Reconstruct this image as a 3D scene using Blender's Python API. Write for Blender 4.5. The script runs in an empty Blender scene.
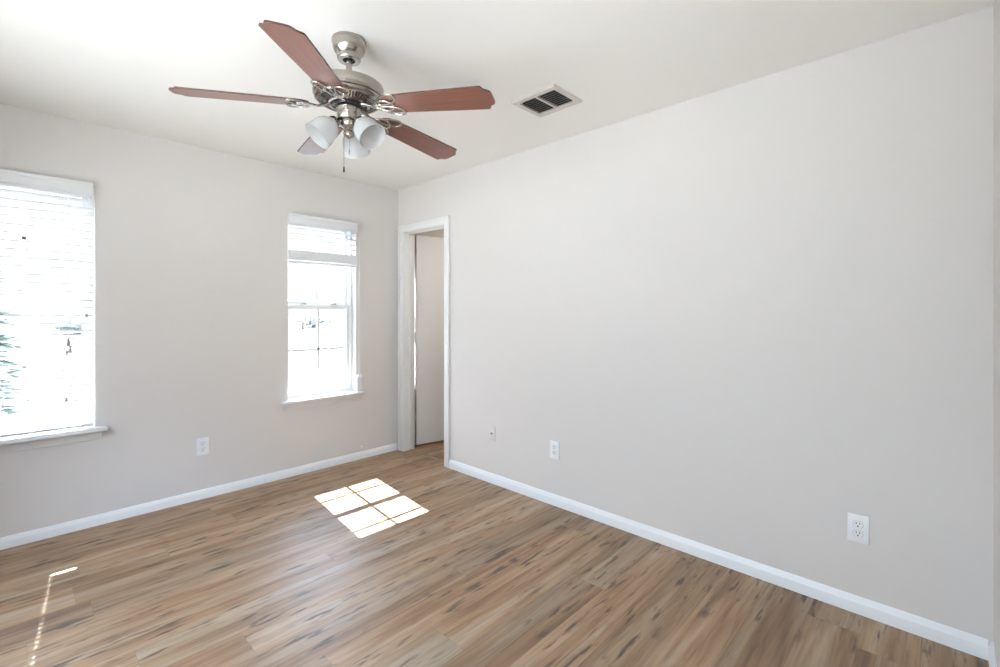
import bpy, bmesh, math, random
from mathutils import Vector, Matrix

C = bpy.context.scene.collection
scene = bpy.context.scene
PI = math.pi
random.seed(7)

# ------------------------------------------------------------------ camera
cam_d = bpy.data.cameras.new('camera')
cam = bpy.data.objects.new('camera', cam_d)
C.objects.link(cam)
F_PX, CY = 467.15, 311.44
cam_d.sensor_fit = 'HORIZONTAL'
cam_d.sensor_width = 36.0
cam_d.lens = 36.0 * F_PX / 1000.0
cam_d.shift_y = (CY - 333.5) / 1000.0
cam_d.clip_start = 0.02
cam_d.clip_end = 500
cam.location = (-2.5272, -3.7392, 1.3005)
cam.rotation_euler = (PI / 2, 0, -0.80975)
scene.camera = cam

# ------------------------------------------------------------------ view / world / sun
vs = scene.view_settings
vs.view_transform = 'Standard'
try:
    vs.look = 'None'
except Exception:
    pass
vs.gamma = 1.0
vs.use_curve_mapping = False
vs.exposure = 0.12

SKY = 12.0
SUN = 34.0
FILL_LAMP_W = 10.0
w = bpy.data.worlds.new('sky')
scene.world = w
w.use_nodes = True
nt = w.node_tree
nt.nodes.clear()
tc = nt.nodes.new('ShaderNodeTexCoord')
sx = nt.nodes.new('ShaderNodeSeparateXYZ')
rp = nt.nodes.new('ShaderNodeValToRGB')
bg = nt.nodes.new('ShaderNodeBackground')
wo = nt.nodes.new('ShaderNodeOutputWorld')
nt.links.new(tc.outputs['Generated'], sx.inputs[0])
nt.links.new(sx.outputs['Z'], rp.inputs[0])
# hazy bright horizon, much brighter pale blue sky above it (values are relative to SKY)
els = rp.color_ramp.elements
els[0].position, els[0].color = 0.0, (0.100, 0.101, 0.103, 1)
els[1].position, els[1].color = 0.80, (0.66, 0.80, 1.05, 1)
for pos_, col_ in ((0.19, (0.104, 0.106, 0.108, 1)), (0.33, (0.84, 1.0, 1.36, 1)), (0.5, (0.86, 1.04, 1.42, 1))):
    x_ = els.new(pos_)
    x_.color = col_
# the western sky (away from the two windows in view) is brightened down to the horizon as added fill
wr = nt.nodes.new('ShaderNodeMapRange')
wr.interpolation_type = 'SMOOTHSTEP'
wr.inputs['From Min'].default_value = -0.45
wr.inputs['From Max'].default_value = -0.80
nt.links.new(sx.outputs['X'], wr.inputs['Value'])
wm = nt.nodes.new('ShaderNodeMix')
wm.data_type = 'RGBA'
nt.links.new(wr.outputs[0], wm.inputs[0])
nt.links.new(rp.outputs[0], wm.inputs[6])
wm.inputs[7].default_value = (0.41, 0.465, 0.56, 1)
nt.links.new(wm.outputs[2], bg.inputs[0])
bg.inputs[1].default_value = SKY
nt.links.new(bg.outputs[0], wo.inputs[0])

sun_d = bpy.data.lights.new('sun', 'SUN')
sun = bpy.data.objects.new('sun', sun_d)
C.objects.link(sun)
sun_d.energy = SUN
sun_d.angle = 0.006
sun_d.color = (1.0, 0.97, 0.93)
sun.location = (0.5, 4, 6)
sun.rotation_euler = Vector((-0.087, -0.775, -1.0)).to_track_quat('-Z', 'Y').to_euler()

# room: window wall at y=0, right wall at x=0, floor z=0
XL, YB, H = -3.15, -3.87, 2.44
WT = 0.16                       # outer wall thickness
LW = (-3.75, -1.25, 0.60, 2.06)     # unseen fill window added to the left wall: y0, y1, z0, z1


def portal(name, loc, sxx, syy, direction):
    d = bpy.data.lights.new(name, 'AREA')
    d.shape = 'RECTANGLE'
    d.size, d.size_y = sxx, syy
    d.cycles.is_portal = True
    o = bpy.data.objects.new(name, d)
    C.objects.link(o)
    o.location = loc
    o.rotation_euler = Vector(direction).to_track_quat('-Z', 'Y').to_euler()


portal('window_daylight', (-2.462, WT + 0.02, 1.33), 0.60, 1.46, (0, -1, 0))
portal('window_daylight', (-0.73, WT + 0.02, 1.33), 0.60, 1.46, (0, -1, 0))
portal('window_daylight', (XL - WT - 0.02, (LW[0] + LW[1]) / 2, (LW[2] + LW[3]) / 2), LW[1] - LW[0], LW[3] - LW[2], (1, 0, 0))
portal('window_daylight', (0.46, WT + 0.02, 1.17), 0.60, 1.20, (0, -1, 0))

# ------------------------------------------------------------------ materials


def new_mat(name):
    m = bpy.data.materials.new(name)
    m.use_nodes = True
    n = m.node_tree.nodes
    return m, m.node_tree, n['Principled BSDF']


def simple(name, col, rough=0.5, metal=0.0, bump=0.0, bscale=200, spec=0.5, var=0.0):
    m, t, b = new_mat(name)
    b.inputs['Base Color'].default_value = (*col, 1)
    b.inputs['Roughness'].default_value = rough
    b.inputs['Metallic'].default_value = metal
    b.inputs['Specular IOR Level'].default_value = spec
    tcn = t.nodes.new('ShaderNodeTexCoord')
    nz = t.nodes.new('ShaderNodeTexNoise')
    nz.inputs['Scale'].default_value = bscale
    nz.inputs['Detail'].default_value = 3
    t.links.new(tcn.outputs['Object'], nz.inputs['Vector'])
    if bump:
        bp = t.nodes.new('ShaderNodeBump')
        bp.inputs['Strength'].default_value = bump
        bp.inputs['Distance'].default_value = 0.002
        t.links.new(nz.outputs['Fac'], bp.inputs['Height'])
        t.links.new(bp.outputs[0], b.inputs['Normal'])
    if var:
        hs = t.nodes.new('ShaderNodeHueSaturation')
        hs.inputs['Color'].default_value = (*col, 1)
        mp = t.nodes.new('ShaderNodeMapRange')
        mp.inputs['To Min'].default_value = 1 - var
        mp.inputs['To Max'].default_value = 1 + var
        t.links.new(nz.outputs['Fac'], mp.inputs['Value'])
        t.links.new(mp.outputs[0], hs.inputs['Value'])
        t.links.new(hs.outputs[0], b.inputs['Base Color'])
    return m


M_WALL = simple('greige_wall_paint', (0.69, 0.654, 0.618), 0.75, bump=0.15, bscale=140, spec=0.25)
M_CEIL = simple('ceiling_paint', (0.88, 0.852, 0.80), 0.85, bump=0.2, bscale=120, spec=0.2)
M_TRIM = simple('white_trim_paint', (0.82, 0.83, 0.83), 0.38, bump=0.03, bscale=60)
M_DOOR = simple('door_paint', (0.74, 0.71, 0.67), 0.5, bump=0.03, bscale=60)
M_CASING = simple('casing_paint', (0.80, 0.79, 0.76), 0.42, bump=0.03, bscale=60)
M_VINYL = simple('white_vinyl', (0.80, 0.81, 0.81), 0.4, bump=0.02, bscale=80)
M_BLIND = simple('white_faux_wood', (0.80, 0.80, 0.79), 0.45, bump=0.03, bscale=90)
M_CORD = simple('white_cord', (0.70, 0.69, 0.66), 0.8, bump=0.1, bscale=900)
M_FOB = simple('cord_tassel_plastic', (0.50, 0.45, 0.38), 0.5, bscale=300, var=0.1)
M_CLIP = simple('grey_clip', (0.35, 0.35, 0.34), 0.5, bscale=300, var=0.1)
M_PLATE = simple('white_plate_plastic', (0.84, 0.85, 0.85), 0.3, bump=0.02, bscale=100)
M_PLATE_P = simple('painted_plate', (0.68, 0.65, 0.61), 0.5, bump=0.05, bscale=100)
M_SLOT = simple('dark_slot', (0.04, 0.04, 0.04), 0.6, bscale=100, var=0.1)
M_GROOVE = simple('grey_groove', (0.32, 0.32, 0.32), 0.6, bscale=100, var=0.1)
M_VENT = simple('vent_painted_metal', (0.62, 0.57, 0.52), 0.45, bump=0.03, bscale=100)
M_LOUVRE = simple('vent_louvre_metal', (0.30, 0.27, 0.235), 0.5, bump=0.03, bscale=100)
M_DUCT = simple('duct_shade', (0.02, 0.018, 0.016), 0.8, bscale=50, var=0.2)
M_DARK = simple('motor_black', (0.015, 0.014, 0.013), 0.45, bscale=80, var=0.2)
M_BRASS = simple('screw_brass', (0.50, 0.42, 0.30), 0.35, metal=1.0, bscale=200, var=0.1)
M_GROUND = simple('dry_lawn', (0.066, 0.066, 0.062), 0.9, bump=0.3, bscale=3, var=0.15)
M_BOUNCE = simple('pale_bounce_ground', (0.78, 0.74, 0.68), 0.9, bump=0.3, bscale=3, var=0.1)
M_LEAF = simple('conifer_needles', (0.17, 0.21, 0.185), 0.7, bscale=8, var=0.4)
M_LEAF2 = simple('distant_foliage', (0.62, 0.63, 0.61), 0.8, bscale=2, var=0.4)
M_BARK = simple('bark', (0.30, 0.28, 0.26), 0.9, bump=0.4, bscale=20, var=0.3)
M_EXT = simple('outside_wall_brick', (0.45, 0.40, 0.36), 0.9, bump=0.3, bscale=20, var=0.1)


def nickel():
    m, t, b = new_mat('brushed_nickel')
    b.inputs['Metallic'].default_value = 1.0
    b.inputs['Base Color'].default_value = (0.41, 0.375, 0.34, 1)
    b.inputs['Roughness'].default_value = 0.3
    tcn = t.nodes.new('ShaderNodeTexCoord')
    mp = t.nodes.new('ShaderNodeMapping')
    mp.inputs['Scale'].default_value = (6, 6, 900)
    nz = t.nodes.new('ShaderNodeTexNoise')
    nz.inputs['Scale'].default_value = 1.0
    nz.inputs['Detail'].default_value = 2
    rr = t.nodes.new('ShaderNodeMapRange')
    rr.inputs['To Min'].default_value = 0.16
    rr.inputs['To Max'].default_value = 0.34
    t.links.new(tcn.outputs['Object'], mp.inputs[0])
    t.links.new(mp.outputs[0], nz.inputs['Vector'])
    t.links.new(nz.outputs['Fac'], rr.inputs['Value'])
    t.links.new(rr.outputs[0], b.inputs['Roughness'])
    return m


M_NICKEL = nickel()


def blade_wood():
    m, t, b = new_mat('cherry_blade_veneer')
    b.inputs['Roughness'].default_value = 0.34
    b.inputs['Coat Weight'].default_value = 0.65
    b.inputs['Coat Roughness'].default_value = 0.25
    tcn = t.nodes.new('ShaderNodeTexCoord')
    mp = t.nodes.new('ShaderNodeMapping')
    mp.inputs['Scale'].default_value = (3, 90, 20)
    nz = t.nodes.new('ShaderNodeTexNoise')
    nz.inputs['Scale'].default_value = 1.0
    nz.inputs['Detail'].default_value = 5
    cr = t.nodes.new('ShaderNodeValToRGB')
    cr.color_ramp.elements[0].position = 0.3
    cr.color_ramp.elements[0].color = (0.12, 0.034, 0.019, 1)
    cr.color_ramp.elements[1].position = 0.75
    cr.color_ramp.elements[1].color = (0.20, 0.066, 0.038, 1)
    t.links.new(tcn.outputs['Object'], mp.inputs[0])
    t.links.new(mp.outputs[0], nz.inputs['Vector'])
    t.links.new(nz.outputs['Fac'], cr.inputs[0])
    t.links.new(cr.outputs[0], b.inputs['Base Color'])
    return m


M_BLADE = blade_wood()
M_BLADE_EDGE = simple('blade_dark_edge', (0.06, 0.018, 0.012), 0.4, bscale=100, var=0.15)


def glass_pane():
    m = bpy.data.materials.new('window_glass')
    m.use_nodes = True
    t = m.node_tree
    t.nodes.clear()
    o = t.nodes.new('ShaderNodeOutputMaterial')
    mx = t.nodes.new('ShaderNodeMixShader')
    tr = t.nodes.new('ShaderNodeBsdfTransparent')
    tr.inputs[0].default_value = (0.96, 0.98, 0.97, 1)
    gl = t.nodes.new('ShaderNodeBsdfGlossy')
    gl.inputs['Roughness'].default_value = 0.02
    # Schlick reflectance that is the same on both faces of the thin pane
    ge = t.nodes.new('ShaderNodeNewGeometry')
    dt = t.nodes.new('ShaderNodeVectorMath')
    dt.operation = 'DOT_PRODUCT'
    t.links.new(ge.outputs['Incoming'], dt.inputs[0])
    t.links.new(ge.outputs['Normal'], dt.inputs[1])
    prev = dt.outputs['Value']
    for op, val, first in (('ABSOLUTE', None, False), ('SUBTRACT', 1.0, True), ('POWER', 5.0, False), ('MULTIPLY', 0.96, False), ('ADD', 0.03, False)):
        nd = t.nodes.new('ShaderNodeMath')
        nd.operation = op
        if first:
            nd.inputs[0].default_value = val
            t.links.new(prev, nd.inputs[1])
        else:
            t.links.new(prev, nd.inputs[0])
            if val is not None:
                nd.inputs[1].default_value = val
        prev = nd.outputs[0]
    t.links.new(prev, mx.inputs[0])
    t.links.new(tr.outputs[0], mx.inputs[1])
    t.links.new(gl.outputs[0], mx.inputs[2])
    t.links.new(mx.outputs[0], o.inputs[0])
    return m


M_GLASS = glass_pane()


def frosted():
    m = bpy.data.materials.new('frosted_alabaster_glass')
    m.use_nodes = True
    t = m.node_tree
    t.nodes.clear()
    o = t.nodes.new('ShaderNodeOutputMaterial')
    tcn = t.nodes.new('ShaderNodeTexCoord')
    nz = t.nodes.new('ShaderNodeTexNoise')
    nz.inputs['Scale'].default_value = 18
    nz.inputs['Detail'].default_value = 4
    nz.inputs['Distortion'].default_value = 1.5
    cr = t.nodes.new('ShaderNodeValToRGB')
    cr.color_ramp.elements[0].color = (0.95, 0.945, 0.93, 1)
    cr.color_ramp.elements[1].color = (0.99, 0.985, 0.975, 1)
    t.links.new(tcn.outputs['Object'], nz.inputs['Vector'])
    t.links.new(nz.outputs['Fac'], cr.inputs[0])
    df = t.nodes.new('ShaderNodeBsdfDiffuse')
    tl = t.nodes.new('ShaderNodeBsdfTranslucent')
    t.links.new(cr.outputs[0], df.inputs[0])
    t.links.new(cr.outputs[0], tl.inputs[0])
    m1 = t.nodes.new('ShaderNodeMixShader')
    m1.inputs[0].default_value = 0.72
    t.links.new(df.outputs[0], m1.inputs[1])
    t.links.new(tl.outputs[0], m1.inputs[2])
    gl = t.nodes.new('ShaderNodeBsdfGlossy')
    gl.inputs['Roughness'].default_value = 0.2
    fr = t.nodes.new('ShaderNodeFresnel')
    fr.inputs[0].default_value = 1.45
    m2 = t.nodes.new('ShaderNodeMixShader')
    t.links.new(fr.outputs[0], m2.inputs[0])
    t.links.new(m1.outputs[0], m2.inputs[1])
    t.links.new(gl.outputs[0], m2.inputs[2])
    t.links.new(m2.outputs[0], o.inputs[0])
    return m


M_SHADE = frosted()


def clear_plastic():
    m, t, b = new_mat('clear_white_plastic')
    b.inputs['Base Color'].default_value = (0.80, 0.80, 0.79, 1)
    b.inputs['Roughness'].default_value = 0.25
    tr = t.nodes.new('ShaderNodeBsdfTransparent')
    mx = t.nodes.new('ShaderNodeMixShader')
    mx.inputs[0].default_value = 0.6
    t.links.new(tr.outputs[0], mx.inputs[1])
    t.links.new(b.outputs[0], mx.inputs[2])
    t.links.new(mx.outputs[0], t.nodes['Material Output'].inputs[0])
    return m


M_CLEAR = clear_plastic()


def plank_floor():
    m, t, b = new_mat('oak_vinyl_planks')
    N, L = t.nodes, t.links

    def math_(op, a, bb=None):
        n = N.new('ShaderNodeMath')
        n.operation = op
        for i, v in enumerate((a, bb)):
            if v is None:
                continue
            if isinstance(v, (int, float)):
                n.inputs[i].default_value = v
            else:
                L.new(v, n.inputs[i])
        return n.outputs[0]

    def comb(x, y, z):
        n = N.new('ShaderNodeCombineXYZ')
        for i, v in enumerate((x, y, z)):
            if isinstance(v, (int, float)):
                n.inputs[i].default_value = v
            else:
                L.new(v, n.inputs[i])
        return n.outputs[0]

    def noise(vec, scale=1.0, detail=4, rough=0.55, dist=0.0):
        n = N.new('ShaderNodeTexNoise')
        n.inputs['Scale'].default_value = scale
        n.inputs['Detail'].default_value = detail
        n.inputs['Roughness'].default_value = rough
        n.inputs['Distortion'].default_value = dist
        L.new(vec, n.inputs['Vector'])
        return n.outputs['Fac']

    def ramp(f, stops):
        n = N.new('ShaderNodeValToRGB')
        el = n.color_ramp.elements
        el[0].position, el[0].color = stops[0][0], (*stops[0][1], 1)
        el[1].position, el[1].color = stops[-1][0], (*stops[-1][1], 1)
        for p, c in stops[1:-1]:
            x = el.new(p)
            x.color = (*c, 1)
        L.new(f, n.inputs[0])
        return n.outputs[0]

    def mix(f, a, c, mode='MIX'):
        n = N.new('ShaderNodeMix')
        n.data_type = 'RGBA'
        n.blend_type = mode
        if isinstance(f, (int, float)):
            n.inputs[0].default_value = f
        else:
            L.new(f, n.inputs[0])
        for i, v in ((6, a), (7, c)):
            if isinstance(v, tuple):
                n.inputs[i].default_value = (*v, 1)
            else:
                L.new(v, n.inputs[i])
        return n.outputs[2]

    tcn = N.new('ShaderNodeTexCoord')
    s = N.new('ShaderNodeSeparateXYZ')
    L.new(tcn.outputs['Object'], s.inputs[0])
    X, Y = s.outputs[0], s.outputs[1]
    PW, PL = 0.182, 1.5
    ry = math_('DIVIDE', math_('ADD', Y, 0.035), PW)
    row = math_('FLOOR', ry)
    wn = N.new('ShaderNodeTexWhiteNoise')
    wn.noise_dimensions = '1D'
    L.new(row, wn.inputs['W'])
    rx = math_('ADD', math_('DIVIDE', X, PL), wn.outputs['Value'])
    col = math_('FLOOR', rx)
    w2 = N.new('ShaderNodeTexWhiteNoise')
    w2.noise_dimensions = '2D'
    L.new(comb(row, col, 0), w2.inputs['Vector'])
    rnd = w2.outputs['Value']
    sc = N.new('ShaderNodeSeparateColor')
    L.new(w2.outputs['Color'], sc.inputs[0])
    r2 = sc.outputs[1]
    off = math_('MULTIPLY', rnd, 37.0)
    # broad tone along a plank
    nb = noise(comb(math_('ADD', math_('MULTIPLY', X, 0.9), off), math_('MULTIPLY', Y, 13), off), 1, 3, 0.5, 0.5)
    # fine grain
    ng = noise(comb(math_('ADD', math_('MULTIPLY', X, 3.5), off), math_('MULTIPLY', Y, 70), off), 1, 5, 0.6, 0.3)
    # cathedral streaks
    nsr = noise(comb(math_('ADD', math_('MULTIPLY', X, 2.0), off), math_('MULTIPLY', Y, 30), off), 1, 4, 0.6, 0.9)
    # knots and cracks
    nk = noise(comb(math_('ADD', math_('MULTIPLY', X, 6.5), off), math_('MULTIPLY', Y, 36), math_('MULTIPLY', off, 3.1)), 1, 2.0, 0.5, 0.15)
    nk2 = noise(comb(math_('MULTIPLY', X, 2.2), math_('MULTIPLY', Y, 4.0), 3.3), 1, 1, 0.5, 0.0)
    base = ramp(nb, [(0.30, (0.205, 0.117, 0.056)), (0.42, (0.30, 0.186, 0.098)), (0.52, (0.35, 0.238, 0.144)), (0.62, (0.39, 0.295, 0.20)), (0.75, (0.355, 0.285, 0.215))])
    tone = ramp(rnd, [(0.0, (0.74, 0.70, 0.66)), (0.35, (1.0, 0.95, 0.90)), (0.7, (1.08, 1.03, 0.98)), (1.0, (0.88, 0.91, 0.94))])
    c1 = mix(1.0, base, tone, 'MULTIPLY')
    streak = ramp(nsr, [(0.30, (0.58, 0.52, 0.47)), (0.5, (1.0, 1.0, 1.0)), (0.75, (1.10, 1.10, 1.10))])
    c2 = mix(0.75, c1, streak, 'MULTIPLY')
    grain = ramp(ng, [(0.25, (0.62, 0.58, 0.55)), (0.52, (1.0, 1.0, 1.0)), (0.8, (1.18, 1.18, 1.18))])
    c3 = mix(0.8, c2, grain, 'MULTIPLY')
    nkf = math_('ADD', nk, math_('MULTIPLY', math_('SUBTRACT', ng, 0.5), 0.22))
    halo = math_('MULTIPLY', ramp(nkf, [(0.33, (1, 1, 1)), (0.47, (0, 0, 0))]), ramp(nk2, [(0.30, (0, 0, 0)), (0.5, (1, 1, 1))]))
    c3 = mix(math_('MULTIPLY', halo, 0.45), c3, (0.15, 0.082, 0.042))
    kmask = math_('MULTIPLY', ramp(nkf, [(0.305, (1, 1, 1)), (0.405, (0, 0, 0))]), ramp(nk2, [(0.36, (0, 0, 0)), (0.46, (1, 1, 1))]))
    c4 = mix(math_('MULTIPLY', kmask, 0.88), c3, (0.055, 0.033, 0.020))
    # joints
    fy = math_('FRACT', ry)
    ey = math_('MULTIPLY', math_('MINIMUM', fy, math_('SUBTRACT', 1.0, fy)), PW)
    fx = math_('FRACT', rx)
    ex = math_('MULTIPLY', math_('MINIMUM', fx, math_('SUBTRACT', 1.0, fx)), PL)
    ed = math_('MINIMUM', ey, ex)
    seam = math_('LESS_THAN', ed, 0.0012)
    c5 = mix(math_('MULTIPLY', seam, 0.22), c4, (0.07, 0.05, 0.035))
    L.new(c5, b.inputs['Base Color'])
    b.inputs['Roughness'].default_value = 0.36
    rr = N.new('ShaderNodeMapRange')
    rr.inputs['To Min'].default_value = 0.40
    rr.inputs['To Max'].default_value = 0.54
    L.new(ng, rr.inputs['Value'])
    L.new(rr.outputs[0], b.inputs['Roughness'])
    b.inputs['Specular IOR Level'].default_value = 0.75
    bp = N.new('ShaderNodeBump')
    bp.inputs['Strength'].default_value = 0.12
    bp.inputs['Distance'].default_value = 0.002
    L.new(math_('SUBTRACT', ng, math_('MULTIPLY', seam, 1.0)), bp.inputs['Height'])
    L.new(bp.outputs[0], b.inputs['Normal'])
    return m


M_FLOOR = plank_floor()

# ------------------------------------------------------------------ mesh helpers


def box(bm, lo, hi, bev=0.0, mi=0):
    lo = Vector(lo)
    hi = Vector(hi)
    tmp = bmesh.new()
    bmesh.ops.create_cube(tmp, size=1.0)
    for v in tmp.verts:
        v.co = Vector(((lo[i] + hi[i]) / 2 + v.co[i] * (hi[i] - lo[i]) for i in range(3)))
    if bev:
        bmesh.ops.bevel(tmp, geom=list(tmp.edges), offset=bev, segments=2, affect='EDGES', profile=0.5)
    append(bm, tmp, mi)


def append(bm, tmp, mi=0, mat=None):
    vm = {}
    for v in tmp.verts:
        vm[v] = bm.verts.new(mat @ v.co if mat else v.co)
    for f in tmp.faces:
        try:
            nf = bm.faces.new([vm[v] for v in f.verts])
            nf.material_index = mi
            nf.smooth = f.smooth
        except ValueError:
            pass
    tmp.free()


def lathe(bm, prof, seg=40, mat=None, mi=0, smooth=True):
    """profile of (r, z), spun about z"""
    tmp = bmesh.new()
    rings = []
    for r, z in prof:
        if r < 1e-6:
            rings.append([tmp.verts.new((0, 0, z))])
        else:
            rings.append([tmp.verts.new((r * math.cos(2 * PI * k / seg), r * math.sin(2 * PI * k / seg), z)) for k in range(seg)])
    for a, b in zip(rings, rings[1:]):
        for k in range(seg):
            q = [a[k % len(a)], a[(k + 1) % len(a)], b[(k + 1) % len(b)], b[k % len(b)]]
            u = []
            for v in q:
                if v not in u:
                    u.append(v)
            if len(u) > 2:
                f = tmp.faces.new(u)
                f.smooth = smooth
    bmesh.ops.recalc_face_normals(tmp, faces=tmp.faces)
    append(bm, tmp, mi, mat)


def tube(bm, pts, r, seg=8, closed=False, flat=1.0, mi=0):
    """tube along points; flat squeezes it in z"""
    pts = [Vector(p) for p in pts]
    n = len(pts)
    tmp = bmesh.new()
    rings = []
    for i, p in enumerate(pts):
        if closed:
            d = pts[(i + 1) % n] - pts[i - 1]
        else:
            d = pts[min(i + 1, n - 1)] - pts[max(i - 1, 0)]
        d.normalize()
        up = Vector((0, 0, 1)) if abs(d.z) < 0.9 else Vector((1, 0, 0))
        s = d.cross(up).normalized()
        u = s.cross(d).normalized()
        rr = r[i] if isinstance(r, (list, tuple)) else r
        rings.append([tmp.verts.new(p + s * rr * math.cos(2 * PI * k / seg) + u * rr * flat * math.sin(2 * PI * k / seg)) for k in range(seg)])
    m = n if closed else n - 1
    for i in range(m):
        a, b = rings[i], rings[(i + 1) % n]
        for k in range(seg):
            f = tmp.faces.new([a[k], a[(k + 1) % seg], b[(k + 1) % seg], b[k]])
            f.smooth = True
    if not closed:
        tmp.faces.new(rings[0][::-1])
        tmp.faces.new(rings[-1])
    bmesh.ops.recalc_face_normals(tmp, faces=tmp.faces)
    append(bm, tmp, mi)


def prism(bm, prof, p0, p1, out, mi=0):
    """extrude profile (d, z): d away from the wall along 'out'; runs p0 to p1"""
    p0, p1, out = Vector(p0), Vector(p1), Vector(out)
    tmp = bmesh.new()
    a = [tmp.verts.new(p0 + out * d + Vector((0, 0, z))) for d, z in prof]
    b = [tmp.verts.new(p1 + out * d + Vector((0, 0, z))) for d, z in prof]
    n = len(prof)
    for i in range(n):
        tmp.faces.new([a[i], a[(i + 1) % n], b[(i + 1) % n], b[i]])
    tmp.faces.new(a[::-1])
    tmp.faces.new(b)
    bmesh.ops.recalc_face_normals(tmp, faces=tmp.faces)
    append(bm, tmp, mi)


def obj(name, bm, mats, parent=None, loc=None, rot=None):
    me = bpy.data.meshes.new(name)
    bm.to_mesh(me)
    bm.free()
    me.set_sharp_from_angle(angle=math.radians(38))
    for m in (mats if isinstance(mats, (list, tuple)) else [mats]):
        me.materials.append(m)
    o = bpy.data.objects.new(name, me)
    C.objects.link(o)
    if loc is not None:
        o.location = loc
    if rot is not None:
        o.rotation_euler = rot
    if parent:
        o.parent = parent
    return o


def empty(name, loc=(0, 0, 0), rotz=0):
    o = bpy.data.objects.new(name, None)
    o.empty_display_size = 0.1
    C.objects.link(o)
    o.location = loc
    o.rotation_euler = (0, 0, rotz)
    return o


def tag(o, label, cat, group=None):
    o['label'] = label
    o['category'] = cat
    if group:
        o['group'] = group
    return o


def struct(o, label=None, cat=None):
    o['kind'] = 'structure'
    if label:
        o['label'] = label
    if cat:
        o['category'] = cat
    return o


def holed(bm, u0, u1, z0, z1, holes, mk):
    """a wall slab u0..u1 x z0..z1 with rectangular holes, cut into boxes by mk(ua, ub, za, zb)"""
    us = sorted({u0, u1, *[h[0] for h in holes], *[h[1] for h in holes]})
    for a, b in zip(us, us[1:]):
        hs = sorted([h for h in holes if h[0] <= a + 1e-6 and h[1] >= b - 1e-6], key=lambda h: h[2])
        z = z0
        for h in hs:
            if h[2] > z + 1e-6:
                mk(a, b, z, h[2])
            z = h[3]
        if z < z1 - 1e-6:
            mk(a, b, z, z1)


# ------------------------------------------------------------------ shell
W1 = (-2.757, -2.169)
W2 = (-1.020, -0.432)
W3 = (0.140, 0.765)
ZS, ZT = 0.600, 2.062            # stool top, head of the openings
Z3S, Z3T = 0.57, 1.77
XR2, YB2 = 1.65, -1.9            # the room beyond the door

bm = bmesh.new()
holed(bm, XL - WT, XR2 + 0.12, 0, H, [(*W1, ZS - 0.02, ZT), (*W2, ZS - 0.02, ZT), (*W3, Z3S, Z3T)],
      lambda a, b, z0, z1: box(bm, (a, 0, z0), (b, WT, z1)))
struct(obj('wall_far', bm, M_WALL), 'greige wall with the two windows', 'wall')

DY0, DY1, DZ = -0.702, -0.085, 2.050     # door opening in the right wall
bm = bmesh.new()
holed(bm, YB - WT, 0, 0, H, [(DY0, DY1, 0, DZ)], lambda a, b, z0, z1: box(bm, (0, a, z0), (0.12, b, z1)))
struct(obj('wall_right', bm, M_WALL), 'long blank greige wall on the right with the door at its far end', 'wall')

bm = bmesh.new()
holed(bm, YB - WT, 0, 0, H, [LW], lambda a, b, z0, z1: box(bm, (XL - WT, a, z0), (XL, b, z1)))
struct(obj('wall_left', bm, M_WALL), 'greige wall on the left, outside the picture', 'wall')

bm = bmesh.new()
box(bm, (XL - WT, YB - WT, 0), (0, YB, H))
struct(obj('wall_near', bm, M_WALL), 'greige wall at the right edge of the picture', 'wall')

bm = bmesh.new()
box(bm, (XL - WT, YB - WT, -0.12), (XR2 + 0.12, WT, 0))
struct(obj('floor', bm, M_FLOOR), 'oak look vinyl plank floor', 'floor')

bm = bmesh.new()
box(bm, (XL - WT, YB - WT, H), (XR2 + 0.12, WT, H + 0.12))
struct(obj('ceiling', bm, M_CEIL), 'off-white ceiling', 'ceiling')

bm = bmesh.new()
box(bm, (XR2, YB2 - 0.12, 0), (XR2 + 0.12, 0, H))
struct(obj('wall_beyond_right', bm, M_WALL))
bm = bmesh.new()
box(bm, (0.12, YB2 - 0.12, 0), (XR2, YB2, H))
struct(obj('wall_beyond_near', bm, M_WALL))

# baseboards
BP = [(0, 0), (0.014, 0), (0.014, 0.046), (0.0125, 0.051), (0.010, 0.055), (0.0085, 0.063), (0.006, 0.068), (0.003, 0.072), (0, 0.072)]
bm = bmesh.new()
prism(bm, [(d, z * 0.88) for d, z in BP], (XL, 0, 0), (-0.0155, 0, 0), (0, -1, 0))
struct(obj('baseboard_far', bm, M_TRIM), 'white baseboard under the windows', 'baseboard')
bm = bmesh.new()
prism(bm, BP, (0, -0.7575, 0), (0, YB + 0.014, 0), (-1, 0, 0))
struct(obj('baseboard_right', bm, M_TRIM), 'white baseboard along the right wall', 'baseboard')
bm = bmesh.new()
prism(bm, BP, (0, YB, 0), (XL, YB, 0), (0, 1, 0))
struct(obj('baseboard_near', bm, M_TRIM), 'white baseboard at the right edge of the picture', 'baseboard')
bm = bmesh.new()
prism(bm, BP, (XL, YB + 0.014, 0), (XL, -0.014, 0), (1, 0, 0))
struct(obj('baseboard_left', bm, M_TRIM))
bm = bmesh.new()
prism(bm, BP, (0.12, 0, 0), (XR2, 0, 0), (0, -1, 0))
struct(obj('baseboard_beyond', bm, M_TRIM))

# ------------------------------------------------------------------ windows


def pane(bm, x0, x1, y, z0, z1):
    box(bm, (x0, y - 0.002, z0), (x1, y + 0.002, z1))


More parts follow.
